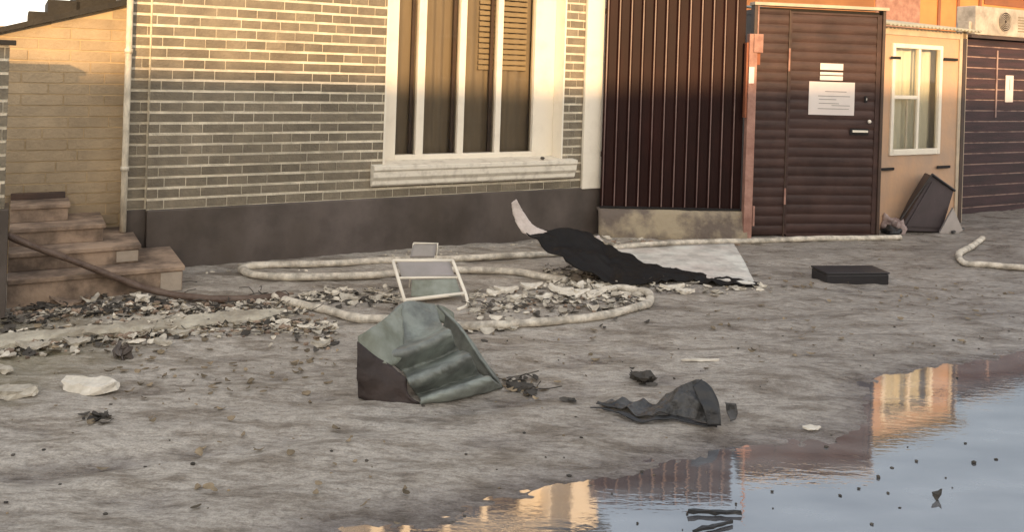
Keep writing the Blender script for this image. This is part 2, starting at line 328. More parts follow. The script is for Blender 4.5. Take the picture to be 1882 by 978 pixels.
me.polygons.add(len(q)); me.polygons.foreach_set('loop_start', np.arange(0, q.size, 4, dtype=np.int32)); me.polygons.foreach_set('loop_total', np.full(len(q), 4, np.int32))
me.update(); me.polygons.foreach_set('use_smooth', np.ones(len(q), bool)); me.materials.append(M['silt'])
go = bpy.data.objects.new('ground', me); C.objects.link(go); tag(go, kind='structure')
bm = bmesh.new(); pv = [bm.verts.new((x, y, -.022)) for x, y in [(-2.2,-6),(16,-6),(16,10),(6.5,8.4),(3.6,6.4),(2.2,5.0),(1.5,4.3),(-.2,3.3),(-2.2,2.75)]]; bm.faces.new(pv)
mesh('water', bm, 'water', kind='structure')
# ------------------------------------------------------------ brick helper
def bricks(bm, x0, x1, z0, z1, y0, y1, bw, bh, jh, jv, holes=(), seed=1, topf=None):
    rnd = random.Random(seed); r = 0; z = z0
    while z < z1-.012:
        zt = min(z+bh-jh, z1); x = x0-(bw/2 if r % 2 else 0)
        if rnd.random() < .3: x -= bw*rnd.uniform(.1,.3)
        while x < x1:
            L_ = bw*(2 if rnd.random() < .22 else 1); a, b = max(x, x0), min(x+L_-jv, x1)
            segs = [(a, b)]
            for (hx0, hx1, hz0, hz1) in holes:
                if zt > hz0 and z < hz1:
                    ns = []
                    for (p, q_) in segs:
                        if q_ <= hx0 or p >= hx1: ns.append((p, q_)); continue
                        if p < hx0: ns.append((p, hx0))
                        if q_ > hx1: ns.append((hx1, q_))
                    segs = ns
            for (p, q_) in segs:
                zz = zt if topf is None else min(zt, topf((p+q_)/2))
                if q_-p > .012 and zz-z > .01:
                    o = rnd.uniform(-.0025, .0025); box(bm, p, q_, y0+o, y1, z+rnd.uniform(-.001,.001), zz+rnd.uniform(-.0012,.0012))
            x += L_
        z += bh; r += 1
# ------------------------------------------------------------ grey brick house
A = G(270, 497); MW = Frame(A, 30)
EAVE = 2.62
sL, sC, sR = MW.x(236, 300), MW.x(272, 300), MW.x(1112, 300)
zp = MW.z(700, 362)                                   # top of the plinth
hs = empty('brick_house', MW.o, 30, label='grey brick house with cream mortar, dark plinth and tall white window', cat='house')
wx0, wx1 = MW.x(706, 200), MW.x(1035, 200); wz0 = MW.z(870, 300); wz1 = 2.50
bm = bmesh.new(); bricks(bm, sC, sR, zp, EAVE, -.0035, .05, .142, .0755, .0185, .006, [(wx0, wx1, wz0-.01, wz1)], 3)
bricks(bm, sL, sC-.012, zp, EAVE, .034, .06, .142, .0755, .0185, .006, [], 5)
mesh('brick_facing', bm, 'brick', hs)
B('wall', 'mortar', hs, (sC, wx0, 0, .30, zp-.02, EAVE), (wx1, sR, 0, .30, zp-.02, EAVE), (wx0, wx1, 0, .30, zp-.02, wz0), (wx0, wx1, 0, .30, wz1, EAVE), (sL, sC, .042, .30, zp-.02, EAVE), bev=0)
B('plinth', 'plinth', hs, (sC+.0, sR+.03, -.03, .31, -.1, zp-.006), bev=.008)
B('plinth', 'plinth', hs, (sL-.0, sC, .025, .31, -.1, zp-.006), bev=.004)
B('side_wall', 'beige_render', hs, (sL-.01, sL+.25, .30, 4.6, -.1, EAVE), (sR-.25, sR-.01, .30, 4.6, -.1, EAVE), (sL+.25, sR-.25, 4.35, 4.6, -.1, EAVE))
bm = bmesh.new(); prism(bm, [(sL-.12, -.16, EAVE), (sL-.12, -.16, EAVE+.07), (sL-.12, 2.2, EAVE+.5), (sL-.12, 4.8, EAVE+.07), (sL-.12, 4.8, EAVE)], (sR-sL+.2, 0, 0)); mesh('roof', bm, 'roof_dark', hs)
B('corner_post', 'white_paint', hs, (MW.x(1070, 300, -.03), sR+.012, -.045, -.007, MW.z(1090, 346, -.03), EAVE-.005), bev=.008)
# window, recessed
wn = empty('window', (0,0,0)); wn.parent = hs; rd = .16
B('reveal', 'white_paint', wn, (wx1-.014, wx1+.001, -.012, rd, wz0, wz1-.001), (wx0-.001, wx0+.014, -.012, rd, wz0, wz1-.001), (wx0+.014, wx1-.014, -.012, rd, wz1-.014, wz1-.001), bev=.002)
fr = rd+.0; gx0 = MW.x(727, 200, rd); gx1 = MW.x(978, 200, rd); gz0 = MW.z(850, 281, rd)
B('frame', 'white_paint', wn, (wx0+.014, gx0, fr-.02, fr+.05, wz0+.0, wz1-.014), (gx1, wx1-.014, fr-.02, fr+.05, wz0, wz1-.014), (gx0, gx1, fr-.02, fr+.05, wz0, gz0), (gx0, gx1, fr-.02, fr+.05, wz1-.08, wz1-.014), bev=.006)
for px, wd in ((772, 14), (847, 12), (915, 11)):
    c = MW.x(px, 180, rd); hw = wd/2/205
    B('mullion', 'white_paint', wn, (c-hw, c+hw, fr-.015, fr+.045, gz0-.001, wz1-.079), bev=.005)
    B('mullion', 'door_frame_brown', wn, (c-hw-.035, c-hw-.006, fr+.05, fr+.075, gz0, wz1-.08), bev=.003)
bm = bmesh.new(); bm.faces.new([bm.verts.new(p) for p in ((gx0,fr+.02,gz0),(gx1,fr+.02,gz0),(gx1,fr+.02,wz1-.08),(gx0,fr+.02,wz1-.08))]); mesh('pane', bm, 'glass', wn)
bm = bmesh.new(); N = 160; pr = None
for i in range(N+1):
    x = gx0-.1+(gx1-gx0+.2)*i/N; y = fr+.13+.009*math.sin(i*.62+1.3*math.sin(i*.11))
    a = bm.verts.new((x, y, gz0-.1)); b = bm.verts.new((x, y+.01, wz1+.1))
    if pr: bm.faces.new((pr[0], a, b, pr[1]))
    pr = (a, b)
mesh('curtain', bm, 'curtain', wn, smooth=True)
bm = bmesh.new(); bx0, bx1 = MW.x(878, 80, rd+.12), MW.x(965, 80, rd+.12)
for i in range(16):
    z = MW.z(920, 128, rd+.12)+i*.048; box(bm, bx0, bx1, fr+.095, fr+.105, z, z+.034)
mesh('blind', bm, 'blind', wn)
bm = bmesh.new(); x0, x1 = MW.x(688, 320, -.09), MW.x(1062, 300, -.09)   # moulded sill
zt = MW.z(870, 300, -.09)
prism(bm, [(x0, rd, zt+.02), (x0, -.09, zt), (x0, -.09, zt-.032), (x0, -.075, zt-.045), (x0, -.075, zt-.09), (x0, -.05, zt-.12), (x0, -.05, zt-.15), (x0, -.034, zt-.165), (x0, -.008, zt-.165), (x0, -.008, zt-.03), (x0, rd, zt-.03)], (x1-x0, 0, 0))
bmesh.ops.bevel(bm, geom=bm.edges[:], offset=.003, segments=1, affect='EDGES')
# keep the ledge inside the opening between the reveals: trimmed ends
so = mesh('sill', bm, 'white_grime', wn)
bm = bmesh.new(); lump(bm, (MW.x(997, 292, -.03), -.03, zt+.02), .035, .02, .012, 4); mesh('dirt_clump', bm, 'leaf_dark', wn)
# downpipe
dp = bmesh.new(); px_ = MW.x(230, 300, -.05); tube(dp, [(px_, -.04, .286), (px_, -.04, 1.4), (px_, -.04, EAVE-.05)], .021, 12, 2)
for z in (.7, 1.5, 2.3): tube(dp, [(px_, -.04, z), (px_, -.04, z+.03)], .027, 12, 1)
mesh('downpipe', dp, 'pipe_white', hs, smooth=True)
# ------------------------------------------------------------ beige outbuilding in the gap on the left
LD = .20; a0 = MW.x(-160, 200, LD); a1 = MW.x(226, 200, LD)+.12
zl, zr = MW.z(0, 60, LD), MW.z(200, 17, LD); xl, xr = MW.x(0, 60, LD), MW.x(200, 17, LD)
top = lambda x: zl+(x-xl)*(zr-zl)/(xr-xl)
ob = empty('outbuilding', MW.o+MW.n*LD, 30, label='low beige brick outbuilding with sloping dark roof beside the grey house', cat='outbuilding')
bm = bmesh.new(); bricks(bm, a0, sL-.02, .0, 3, -.006, .03, .25, .0755, .009, .008, [], 9, top); mesh('brick_facing', bm, 'beige_brick', ob)
bm = bmesh.new(); prism(bm, [(a0, 0, -.1), (sL-.015, 0, -.1), (sL-.015, 0, top(sL)), (a0, 0, top(a0))], (0, 2.5, 0)); mesh('wall', bm, 'beige_mortar', ob)
bm = bmesh.new(); prism(bm, [(a0-.1, -.07, top(a0-.1)+.002), (sL-.012, -.07, top(sL)+.002), (sL-.012, -.07, top(sL)+.045), (a0-.1, -.07, top(a0-.1)+.03)], (0, 2.7, 0)); mesh('roof', bm, 'roof_dark', ob)
bm = bmesh.new()
for (pa, pb, pt) in ((52, 90, 18), (88, 150, -4), (140, 215, -30)):
    X0, X1 = MW.x(pa, 20, LD), min(MW.x(pb, 20, LD), sL-.03); box(bm, X0, X1, .1, .9, top(X0)-.05, MW.z(pa, pt, LD), bev=.006)
mesh('stepped_parapet', bm, 'roof_dark', ob)
# ------------------------------------------------------------ stone steps
SF = -.65
st = empty('stone_steps', MW.o, 30, label='brown stone steps stacked up to the beige outbuilding', cat='steps')
xb = MW.x(14, 500, SF); hz = [.165, .28, .392, .505]
for i, (px, py) in enumerate(((335,520),(255,470),(190,430),(125,390))):
    f = SF+.19*i; z0 = -.08 if i == 0 else hz[i-1]+.0006; xr_ = MW.x(px, py, f)
    back = -.034 if xr_ > sL else LD-.012
    B('step', 'step_stone', st, (xb-.2*0, xr_, f, back, z0, hz[i]-.028), bev=.004)
    B('tread', 'step_stone', st, (xb, xr_+.012, f-.014, back, hz[i]-.0275, hz[i]), bev=.005)
    if i < 2: B('end_tile', 'pink_stone', st, (xr_-.13, xr_-.005, f-.006, f-.0005, max(z0, 0)+.012, hz[i]-.034), bev=.001)
B('landing', 'step_stone', st, (xb, sL-.02, -.03, LD-.012, -.05, .28), bev=0)
B('wall_foot_strip', 'door_frame_brown', st, (xb, MW.x(120, 360, LD-.05), LD-.06, LD-.0125, .5055, .545), bev=.003)  # dark brown strip along the foot of the beige wall
# left pier in front of the steps
PF = -.86
pr_ = empty('brick_pier', MW.o+MW.n*PF, 30, label='grey striped brick pier at the left of the steps', cat='pier')
q0, q1 = MW.x(-200, 300, PF), MW.x(11, 300, PF)
bm = bmesh.new(); bricks(bm, q0, q1, .62, 1.52, -.006, .03, .142, .0755, .0185, .006, [], 21); mesh('brick_facing', bm, 'brick', pr_)
B('core', 'mortar', pr_, (q0, q1-.004, 0, .22, .6, 1.52), bev=0); B('plinth', 'plinth', pr_, (q0, q1+.02, -.03, .21, -.1, .615)); B('cap', 'roof_dark', pr_, (q0, q1+.03, -.04, .23, 1.522, 1.55))
# ------------------------------------------------------------ maroon corrugated fence
fo = G(1370, 436); fo = Vector((fo.x, fo.y, 0)); FF = Frame(fo, 4)
fe = empty('corrugated_fence', fo, 4, label='dark maroon corrugated metal fence on low concrete base', cat='fence')
f0, f1 = FF.x(1108, 200), FF.x(1366, 200); fz0 = FF.z(1240, 382); fz1 = 2.37
bm = bmesh.new(); pit = (f1-f0)/12.0; prof = []
x = f0
for i in range(12):
    for (dx, dy) in ((0, 0), (.012, -.018), (.028, -.018), (.040, 0), (pit*.6, 0.0), (pit*.8, .0)): prof.append((x+dx, dy))
    x += pit
prof.append((x, 0)); va = [(bm.verts.new((a, b, fz0)), bm.verts.new((a, b, fz1))) for a, b in prof]
for i in range(len(va)-1): bm.faces.new((va[i][0], va[i+1][0], va[i+1][1], va[i][1]))
so = mesh('sheet_panel', bm, 'maroon_sheet', fe); md = so.modifiers.new('s', 'SOLIDIFY'); md.thickness = .002
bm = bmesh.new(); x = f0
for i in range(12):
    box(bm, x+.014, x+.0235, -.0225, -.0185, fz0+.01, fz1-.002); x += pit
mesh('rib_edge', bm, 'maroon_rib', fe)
B('rail', 'maroon_sheet', fe, (f0, f1, .01, .05, .7, .75)); B('rail', 'maroon_sheet', fe, (f0, f1, .01, .05, 2.0, 2.05))
B('bottom_trim', 'black_gap', fe, (f0, f1+.02, -.03, .02, fz0-.012, fz0+.006), bev=0)
bm = bmesh.new(); N = 36; rows = []
for i in range(N+1):
    x = f0-.02+(f1-f0+.06)*i/N; r = []
    for (y, z) in ((.15, fz0-.012), (-.05, fz0-.014), (-.065, fz0-.06), (-.07, .15), (-.09, .06), (-.13, -.08)):
        p = Vector((x, y, z)); k = .02*mnoise.noise(p*6)+.012*mnoise.noise(p*17); r.append(bm.verts.new((x, y+k*(z<fz0-.03), z+k*.4*(z>0))))
    rows.append(r)
for a, b in zip(rows, rows[1:]):
    for j in range(5): bm.faces.new((a[j], b[j], b[j+1], a[j+1]))
o = mesh('concrete_base', bm, 'concrete', fe, smooth=True); md = o.modifiers.new('s', 'SOLIDIFY'); md.thickness = .03
# sagging stones heap before the base
gp = empty('gate_post', FF.o+FF.t*FF.x(1377, 250, -.06)+FF.n*-.06, 4, label='rusty pinkish square post between maroon fence and brown door', cat='post')
zt_ = FF.z(1380, 62)
B('post', 'post_pink', gp, (-.038, .038, -.038, .038, -.1, zt_), bev=.006)
B('rust_plate', 'rust_orange', gp, (-.06, -.041, -.03, .03, FF.z(1370, 215), zt_-.08), (.041, .072, -.02, .03, zt_-.28, zt_-.16), bev=.004)
B('bracket', 'post_pink', gp, (.0, .085, -.05, -.041, zt_-.17, zt_), bev=.004)
B('sticker', 'paper', gp, (-.036, .012, -.042, -.0395, FF.z(1370, 152), FF.z(1370, 122)), bev=0)
B('bracket', 'post_pink', gp, (.045, .065, -.03, .0, .12, .3), bev=.004)
tp = empty('fence_top_tube', FF.o+FF.t*FF.x(1394, 30, -.02), 4, label='thin pale upright tube above the rusty post', cat='tube')
bm = bmesh.new(); tube(bm, [(0, -.02, zt_-.1), (0, -.02, 2.5)], .008, 8, 1); mesh('tube', bm, 'post_pink', tp)
# ------------------------------------------------------------ brown door
do = G(1385, 436); do.z = 0; DF = Frame(do, 9)
dr = empty('door_unit', do, 9, label='brown metal door with horizontal ribs and white notices', cat='door')
d0, dm, d1 = DF.x(1384, 220), DF.x(1446, 220), DF.x(1620, 200); dz = DF.z(1500, 14)
def ribbed(bm, x0, x1, z0, z1, p=.088):
    N = int((z1-z0)/p*10); pr = None
    for i in range(N+1):
        z = z0+(z1-z0)*i/N; ph = ((z-z0)/p) % 1; y = -.010*math.sin(PI*ph)**.6
        a, b = bm.verts.new((x0, y, z)), bm.verts.new((x1, y, z))
        if pr: bm.faces.new((pr[0], pr[1], b, a))
        pr = (a, b)
bm = bmesh.new(); ribbed(bm, d0, dm-.012, .02, dz-.03); o = mesh('side_panel', bm, 'door_brown', dr, smooth=True)
lf = empty('door_leaf', (0,0,0)); lf.parent = dr
bm = bmesh.new(); ribbed(bm, dm+.02, d1-.075, .04, dz-.06); mesh('ribbed_panel', bm, 'door_brown', lf, smooth=True)
B('stile', 'door_brown', lf, (d1-.075, d1-.03, -.016, .03, .03, dz-.04), (dm, dm+.02, -.016, .03, .03, dz-.04), bev=.003)
B('rail', 'door_brown', lf, (dm+.02, d1-.075, -.014, .03, .012, .04), bev=.003); B('rail', 'door_brown', lf, (dm+.02, d1-.075, -.014, .03, dz-.06, dz-.04), bev=.003)
B('backing', 'black_gap', dr, (d0, d1, .035, .06, 0, dz-.01), bev=0)
B('frame', 'door_frame_brown', dr, (d1-.028, d1+.0, -.03, .05, 0, dz), (d0-.03, d0, -.03, .05, 0, dz), (dm-.012, dm-.002, -.02, .03, 0, dz-.03), bev=.004)
B('lintel', 'booth_trim', dr, (d0-.04, d1+.02, -.05, .06, dz+.0005, dz+.03), bev=.004)
B('hinge', 'post_pink', dr, (dm-.014, dm+.002, -.028, -.0165, DF.z(1446, 130), DF.z(1446, 88)), bev=.002); B('hinge', 'post_pink', dr, (dm-.014, dm+.002, -.028, -.0165, DF.z(1440, 375), DF.z(1440, 345)), bev=.002)
B('side_roof', 'door_brown', dr, (d0, d1, .06, 1.6, dz-.08, dz-.03), (d0, d0+.03, .06, 1.6, 0, dz-.08), (d1-.03, d1, .06, 1.6, 0, dz-.08))
nz0, nz1 = DF.z(1528, 211, -.02), DF.z(1528, 150, -.02); n0, n1 = DF.x(1487, 180, -.02), DF.x(1571, 180, -.02)
no = B('notice', 'paper', dr, (n0, n1, -.0155, -.0125, nz0, nz1), bev=0); no['label'] = 'large white paper notice on the door'
for k, (a, b, z) in enumerate(((.35,.82,.70),(.20,.90,.56),(.22,.60,.46),(.22,.66,.34),(.5,.9,.28),(.2,.88,.18))):
    B('text_line', 'ink' if k in (0,) else 'grey_film', no, (n0+(n1-n0)*a, n0+(n1-n0)*b, -.0167, -.0157, nz0+(nz1-nz0)*z, nz0+(nz1-nz0)*z+.006), bev=0)
for (ya, yb) in ((128, 116), (137, 132), (147, 139)):
    o = B('plate', 'paper', dr, (DF.x(1508, 130, -.02), DF.x(1550, 130, -.02), -.0155, -.0125, DF.z(1528, ya, -.02), DF.z(1528, yb, -.02)), bev=0)
    if ya != 137: o['label'] = 'narrow white plate above the large notice'
kx, kz = DF.x(1597, 223, -.02), DF.z(1597, 223, -.02)
bm = bmesh.new(); lump(bm, (kx, -.03, kz), .018, .016, .018, 1, 0, 3); mesh('knob', bm, 'white_paint', lf, smooth=True)
lx = DF.x(1592, 180, -.02); lz = DF.z(1592, 182, -.02)
B('lock', 'black_gap', lf, (lx-.016, lx+.012, -.021, -.0165, lz-.03, lz+.03), bev=.002); B('keyhole', 'chrome', lf, (lx-.002, lx+.007, -.026, -.0215, lz-.012, lz+.012), bev=.001)
B('handle', 'white_grime', lf, (DF.x(1566, 241, -.02), DF.x(1594, 241, -.02), -.034, -.022, DF.z(1580, 243, -.02), DF.z(1580, 239, -.02)), bev=.002); B('handle_slot', 'black_gap', lf, (DF.x(1562, 241, -.02), DF.x(1596, 241, -.02), -.0215, -.0165, DF.z(1580, 248, -.02), DF.z(1580, 236, -.02)), bev=0)
# ------------------------------------------------------------ beige booth
bo = G(1618, 424); bo.z = 0; BF = Frame(bo, 30)
bt = empty('plywood_booth', bo, 30, label='beige plywood booth with white window and pale sloping roof', cat='booth')
b0, b1 = BF.x(1612, 250), BF.x(1762, 250); bz = BF.z(1690, 52)
v0, v1, vz0, vz1 = BF.x(1636, 180), BF.x(1728, 180), BF.z(1680, 284), BF.z(1685, 81)
B('wall', 'booth_ply', bt, (b0, v0, 0, .05, 0, bz), (v1, b1, 0, .05, 0, bz), (v0, v1, 0, .05, 0, vz0), (v0, v1, 0, .05, vz1, bz), (b0, b0+.05, .05, 1.9, 0, bz), (b1-.05, b1, .05, 1.9, 0, bz), (b0+.05, b1-.05, 1.85, 1.9, 0, bz), bev=0)
B('corner_trim', 'booth_trim', bt, (b0-.012, b0+.05, -.015, -.002, 0, bz), (b1-.05, b1+.0, -.015, -.002, 0, bz), (b0+.05, b1-.05, -.013, -.002, bz-.08, bz), bev=.003)
B('edge_board', 'door_frame_brown', bt, (b1+.002, b1+.06, -.02, .05, 0, BF.z(1765, 70)), bev=.003)
B('edge_board', 'booth_trim', bt, (b1+.062, b1+.085, -.01, .04, 0, BF.z(1765, 55)), bev=.003)
wn = empty('window', (0,0,0)); wn.parent = bt
fw = .045; B('frame', 'white_paint', wn, (v0, v0+fw, -.02, .03, vz0, vz1), (v1-fw, v1, -.02, .03, vz0, vz1), (v0+fw, v1-fw, -.02, .03, vz0, vz0+fw+.015), (v0+fw, v1-fw, -.02, .03, vz1-fw, vz1), bev=.008)
mx = BF.x(1687, 180); tz = BF.z(1655, 178)
B('mullion', 'white_paint', wn, (mx-.02, mx+.015, -.012, .03, vz0+fw+.015, vz1-fw), (v0+fw, mx-.02, -.010, .03, tz-.018, tz+.018), bev=.005)
bm = bmesh.new(); bm.faces.new([bm.verts.new(p) for p in ((v0+fw,.01,vz0+.05),(v1-fw,.01,vz0+.05),(v1-fw,.01,vz1-fw),(v0+fw,.01,vz1-fw))]); mesh('pane', bm, 'glass', wn)
bm = bmesh.new(); pr = None
for i in range(60):
    x = v0-.1+(v1-v0+.3)*i/59; y = .11+.012*math.sin(i*.8); a, b = bm.verts.new((x, y, vz0-.05)), bm.verts.new((x, y, vz1+.05))
    if pr: bm.faces.new((pr[0], a, b, pr[1]))
    pr = (a, b)
mesh('curtain', bm, 'net_curtain', wn, smooth=True)
B('inner_post', 'white_paint', wn, (mx+.07, mx+.09, .06, .08, vz0, vz1-fw), (v0+.06, v0+.078, .06, .08, vz0, tz), (mx-.1, mx-.08, .05, .07, vz0, tz-.02), bev=.002)
for (pa, pb, py) in ((1637, 1655, 105), (1735, 1760, 108), (1618, 1643, 310), (1722, 1746, 306)):
    B('hinge', 'black_gap', bt, (BF.x(pa, py, -.02), BF.x(pb, py, -.02), -.026, -.0155 if pa != 1637 else -.0205, BF.z((pa+pb)/2, py+3, -.02), BF.z((pa+pb)/2, py-2, -.02)), bev=.002)
bm = bmesh.new(); zf = BF.z(1690, 55); N = 28; rows = []
for i in range(N*4+1):
    x = b0-.08+(b1-b0+.2)*i/(N*4); c = .010*math.sin(i*PI/2*.9); rows.append((bm.verts.new((x, -.14, bz+.012+c)), bm.verts.new((x, 2.05, bz+.30+c))))
for a, b in zip(rows, rows[1:]): bm.faces.new((a[0], b[0], b[1], a[1]))
o = mesh('roof', bm, 'booth_roof', bt, smooth=True); md = o.modifiers.new('s', 'SOLIDIFY'); md.thickness = .008
B('fascia', 'booth_roof', bt, (b0-.05, b1+.10, -.11, -.09, bz-.0, bz+.0), bev=0) if False else None
# ------------------------------------------------------------ dark log house on the right
wo = G(1772, 392); wo.z = 0; WF = Frame(wo, 28)
wh = empty('log_house', wo, 28, label='dark purple-brown plank wall house with pale seams at far right', cat='house')
w0, w1 = WF.x(1768, 200), WF.x(2150, 200); wz = WF.z(1790, 70)
pitch = .122; bm = bmesh.new(); bs = bmesh.new(); z = -.05
while z < wz-.02:
    zz = min(z+pitch-.014, wz); box(bm, w0, w1, -.014, .04, z, zz, bev=.004); box(bs, w0, w1, -.006, .038, zz+.0005, min(zz+.0135, wz)); z += pitch
mesh('plank_cladding', bm, 'log_wood', wh); mesh('seam', bs, 'log_seam', wh)
B('wall', 'log_wood', wh, (w0, w1, .042, .12, -.05, wz), (w0, w0+.1, .12, 3, -.05, wz), (w1-.1, w1, .12, 3, -.05, wz), bev=0)
B('batten', 'log_seam', wh, (WF.x(1829, 150)-.012, WF.x(1829, 150)+.012, -.022, -.0145, WF.z(1829, 215), WF.z(1829, 92)), bev=.002)
bm = bmesh.new(); prism(bm, [(w0-.02, -.10, wz+.002), (w0-.02, -.10, wz+.035), (w0-.02, 3.1, wz+.25), (w0-.02, 3.1, wz+.2)], (w1-w0+.1, 0, 0)); mesh('roof', bm, 'door_frame_brown', wh)
s0, s1 = WF.x(1845, 160), WF.x(1859, 160); so = B('wall_sign', 'paper', wh, (s0, s1, -.022, -.0145, WF.z(1852, 187), WF.z(1852, 138)), bev=.001)
B('sign_slot', 'ink', so, ((s0+s1)/2-.006, (s0+s1)/2+.006, -.0235, -.0225, WF.z(1852, 165), WF.z(1852, 145)), bev=0)
# orange house beyond
oo = Vector((5.2, 12.3, 0)); OF = Frame(oo, 28)
oh = empty('orange_house', oo, 28, label='orange rendered house behind the booth and log house', cat='house')
B('wall', 'orange_wall', oh, (0, 6, 0, .2, 0, 2.95), (0, .2, .2, 4, 0, 2.95), (5.8, 6, .2, 4, 0, 2.95), bev=0)
bm = bmesh.new(); prism(bm, [(-.2, -.25, 2.952), (-.2, -.25, 3.02), (-.2, 2, 3.55), (-.2, 4.2, 3.0)], (6.4, 0, 0)); mesh('roof', bm, 'orange_brown', oh)
for px in (1725, 1760, 1800): B('board_strip', 'orange_brown', oh, (OF.x(px, 10)-.03, OF.x(px, 10)+.03, -.02, -.002, 1.6, 2.9), bev=.003)
B('board_strip', 'orange_brown', oh, (OF.x(1808, 10), 5.9, -.015, -.002, OF.z(1840, 10), 2.9), bev=.003)
B('band', 'post_pink', oh, (OF.x(1600, 10)*0+.01, OF.x(1690, 10), -.012, -.002, 1.5, 2.9), bev=.003)
# air conditioner on the log house roof edge
ac = empty('air_conditioner', WF.o+WF.n*.55+WF.t*WF.x(1842, 40, .55)+Vector((0,0,WF.z(1842, 66, .55))), 28, label='white outdoor air conditioner unit above the log house wall', cat='air conditioner')
hw = (WF.x(1895, 40, .55)-WF.x(1800, 40, .55))/2; hh = WF.z(1842, 14, .55)-WF.z(1842, 66, .55)
B('casing', 'ac_white', ac, (-hw, hw, 0, .26, 0, hh), bev=.012)
B('foot', 'ac_white', ac, (-hw+.08, -hw+.14, .02, .24, -.3, -.001)); B('foot', 'ac_white', ac, (hw-.14, hw-.08, .02, .24, -.3, -.001))
B('side_louvre', 'grille', ac, *[(hw*.62, hw*.9, -.004, -.0005, hh*(.2+.1*k), hh*(.24+.1*k)) for k in range(6)], bev=0)
B('pipe_cover', 'ac_white', ac, (-hw-.05, -hw-.001, .05, .2, .02, hh*.45))
bm = bmesh.new(); r_ = hh*.34
for k in range(5):
    ring = [(hw*.1+r_*(1-k*.19)*math.cos(a), -.012, hh*.52+r_*(1-k*.19)*math.sin(a)) for a in [2*PI*j/28 for j in range(29)]]; tube(bm, ring, .004, 6, 1)
mesh('fan_grille', bm, 'ac_white', ac)
bm = bmesh.new(); vs = [bm.verts.new((hw*.1+r_*math.cos(2*PI*j/28), -.003, hh*.52+r_*math.sin(2*PI*j/28))) for j in range(28)]; bm.faces.new(vs); mesh('fan_opening', bm, 'dark_inside', ac)
# ------------------------------------------------------------ kerb
k0, k1 = G(-140, 652), G(600, 572); kd = (k1-k0); KF = Frame(k0, math.degrees(math.atan2(kd.y, kd.x))); L_ = kd.length
bm = bmesh.new(); n = 120; rows = []
for i in range(n+1):
    x = L_*i/n; e = 1-max(0, (i/n-.78)/.22)**2; r = []
    for (y, z) in ((-.075, -.04), (-.07, .035), (-.05, .052), (.05, .056), (.075, .045), (.085, -.04)):
        p = Vector((x, y, z)); k = mnoise.noise(p*5)*.05+mnoise.noise(p*18)*.018; r.append(bm.verts.new((x, y*(1+.5*mnoise.noise(p*2.3))+k, z*e*(.8+.7*mnoise.noise(Vector((x*1.9,7,0))))+mnoise.noise(p*24)*.012-(1-e)*.03)))
    rows.append(r)
for a, b in zip(rows, rows[1:]):
    for j in range(5): bm.faces.new((a[j], b[j], b[j+1], a[j+1]))
o = mesh('kerb', bm, 'kerb', kind='structure'); o.location = k0; o.rotation_euler.z = KF.a
# ------------------------------------------------------------ hoses
def hose(name, pts, r, m, label, ends=True, wob=.2):
    bm = bmesh.new(); tube(bm, pts, r, 14, 9, wob, .85)
    return mesh(name, bm, m, smooth=True, label=label, cat='hose')
hr = .029
hose('fire_hose', [GP(x, y, hr*.8) for x, y in ((1042,521),(1000,514),(940,507),(850,501),(780,503),(700,512),(600,519),(520,519),(468,512),(446,504),(452,497),(500,494),(600,490),(720,484),(850,480),(950,474),(1040,470),(1120,462),(1200,455),(1300,448),(1400,446),(1500,444),(1580,442),(1655,441))], hr, 'hose_cream', 'long cream hose doubled back in a hairpin before the dark plinth')
pl = []
for (x, y) in ((13,432),(60,452),(110,470),(160,489),(210,509),(258,527)):
    s_, z = MW.at(x, y, SF-.05); pl.append(MW.o+MW.t*s_+MW.n*(SF-.05)+Vector((0,0,z)))
pl += [GP(325,553,.035), GP(400,558,.022), GP(460,554,.02), GP(512,553,.02)]
hose('dark_hose', pl, .024, 'hose_brown', 'dark brown hose sloping down across the stone steps')
hose('looped_hose', [GP(x, y, hr*.8) for x, y in ((505,553),(540,563),(600,577),(660,590),(730,598),(820,602),(900,603),(980,601),(1060,595),(1120,586),(1165,576),(1192,562),(1192,548),(1170,538),(1140,534),(1112,537))], hr, 'hose_cream', 'cream hose curving in a loop behind the green padding')
bm = bmesh.new(); c = GP(510,553,.022); e = GP(524,558,.022); tube(bm, [c, e], .034, 14, 1); mesh('hose_coupling', bm, 'hose_brown', smooth=True, label='brown coupling joining the dark hose to the looped hose', cat='coupling')
hose('short_hose', [GP(x, y, .025) for x, y in ((1806,442),(1786,455),(1768,468),(1762,478),(1775,487),(1810,492),(1860,496),(1930,499),(2010,500))], .028, 'hose_cream', 'cream hose with sharp bend lying at the right edge')
# ------------------------------------------------------------ padded green wreckage
gr = empty('green_padding', GP(790, 735), 0, label='crumpled dark green padded panel lying on the silt', cat='padded panel'); inv = gr.location
def Q(px, py, by, up=0): return P(px, py, by)-inv+Vector((0,0,up))
def rg(u, v):
    f = (v*3.0+.1) ; return .07*abs(math.sin(PI*f))**.7*(.6+.4*math.sin(PI*u))
sheet('padded_face', [[Q(712,584,674),Q(745,556,664),Q(797,561,652)],
    [Q(722,626,690),Q(765,620,684),Q(812,598,672)], [Q(708,654,722),Q(765,641,714),Q(828,611,700)],
    [Q(742,686,708),Q(785,670,698),Q(842,645,684)], [Q(750,703,739),Q(802,684,731),Q(864,654,718)],
    [Q(766,727,726),Q(812,713,716),Q(882,690,700)], [Q(774,737,745),Q(834,717,740),Q(900,695,725)],
    [Q(772,744,743),Q(842,734,736),Q(924,713,715)]], 'green_pad', gr, 44, 90, .005, 8, .014, None, 3)
sheet('torn_flap', [[Q(658,618,728),Q(685,602,715),Q(708,585,695),Q(738,562,668)],[Q(662,640,731),Q(692,628,724),Q(712,620,712),Q(738,600,690)],[Q(690,662,733),Q(715,672,730),Q(730,668,722),Q(742,645,708)]], 'green_flap', gr, 18, 14, .010, 8, .008, None, 5, label='pale torn corner of the green padding')
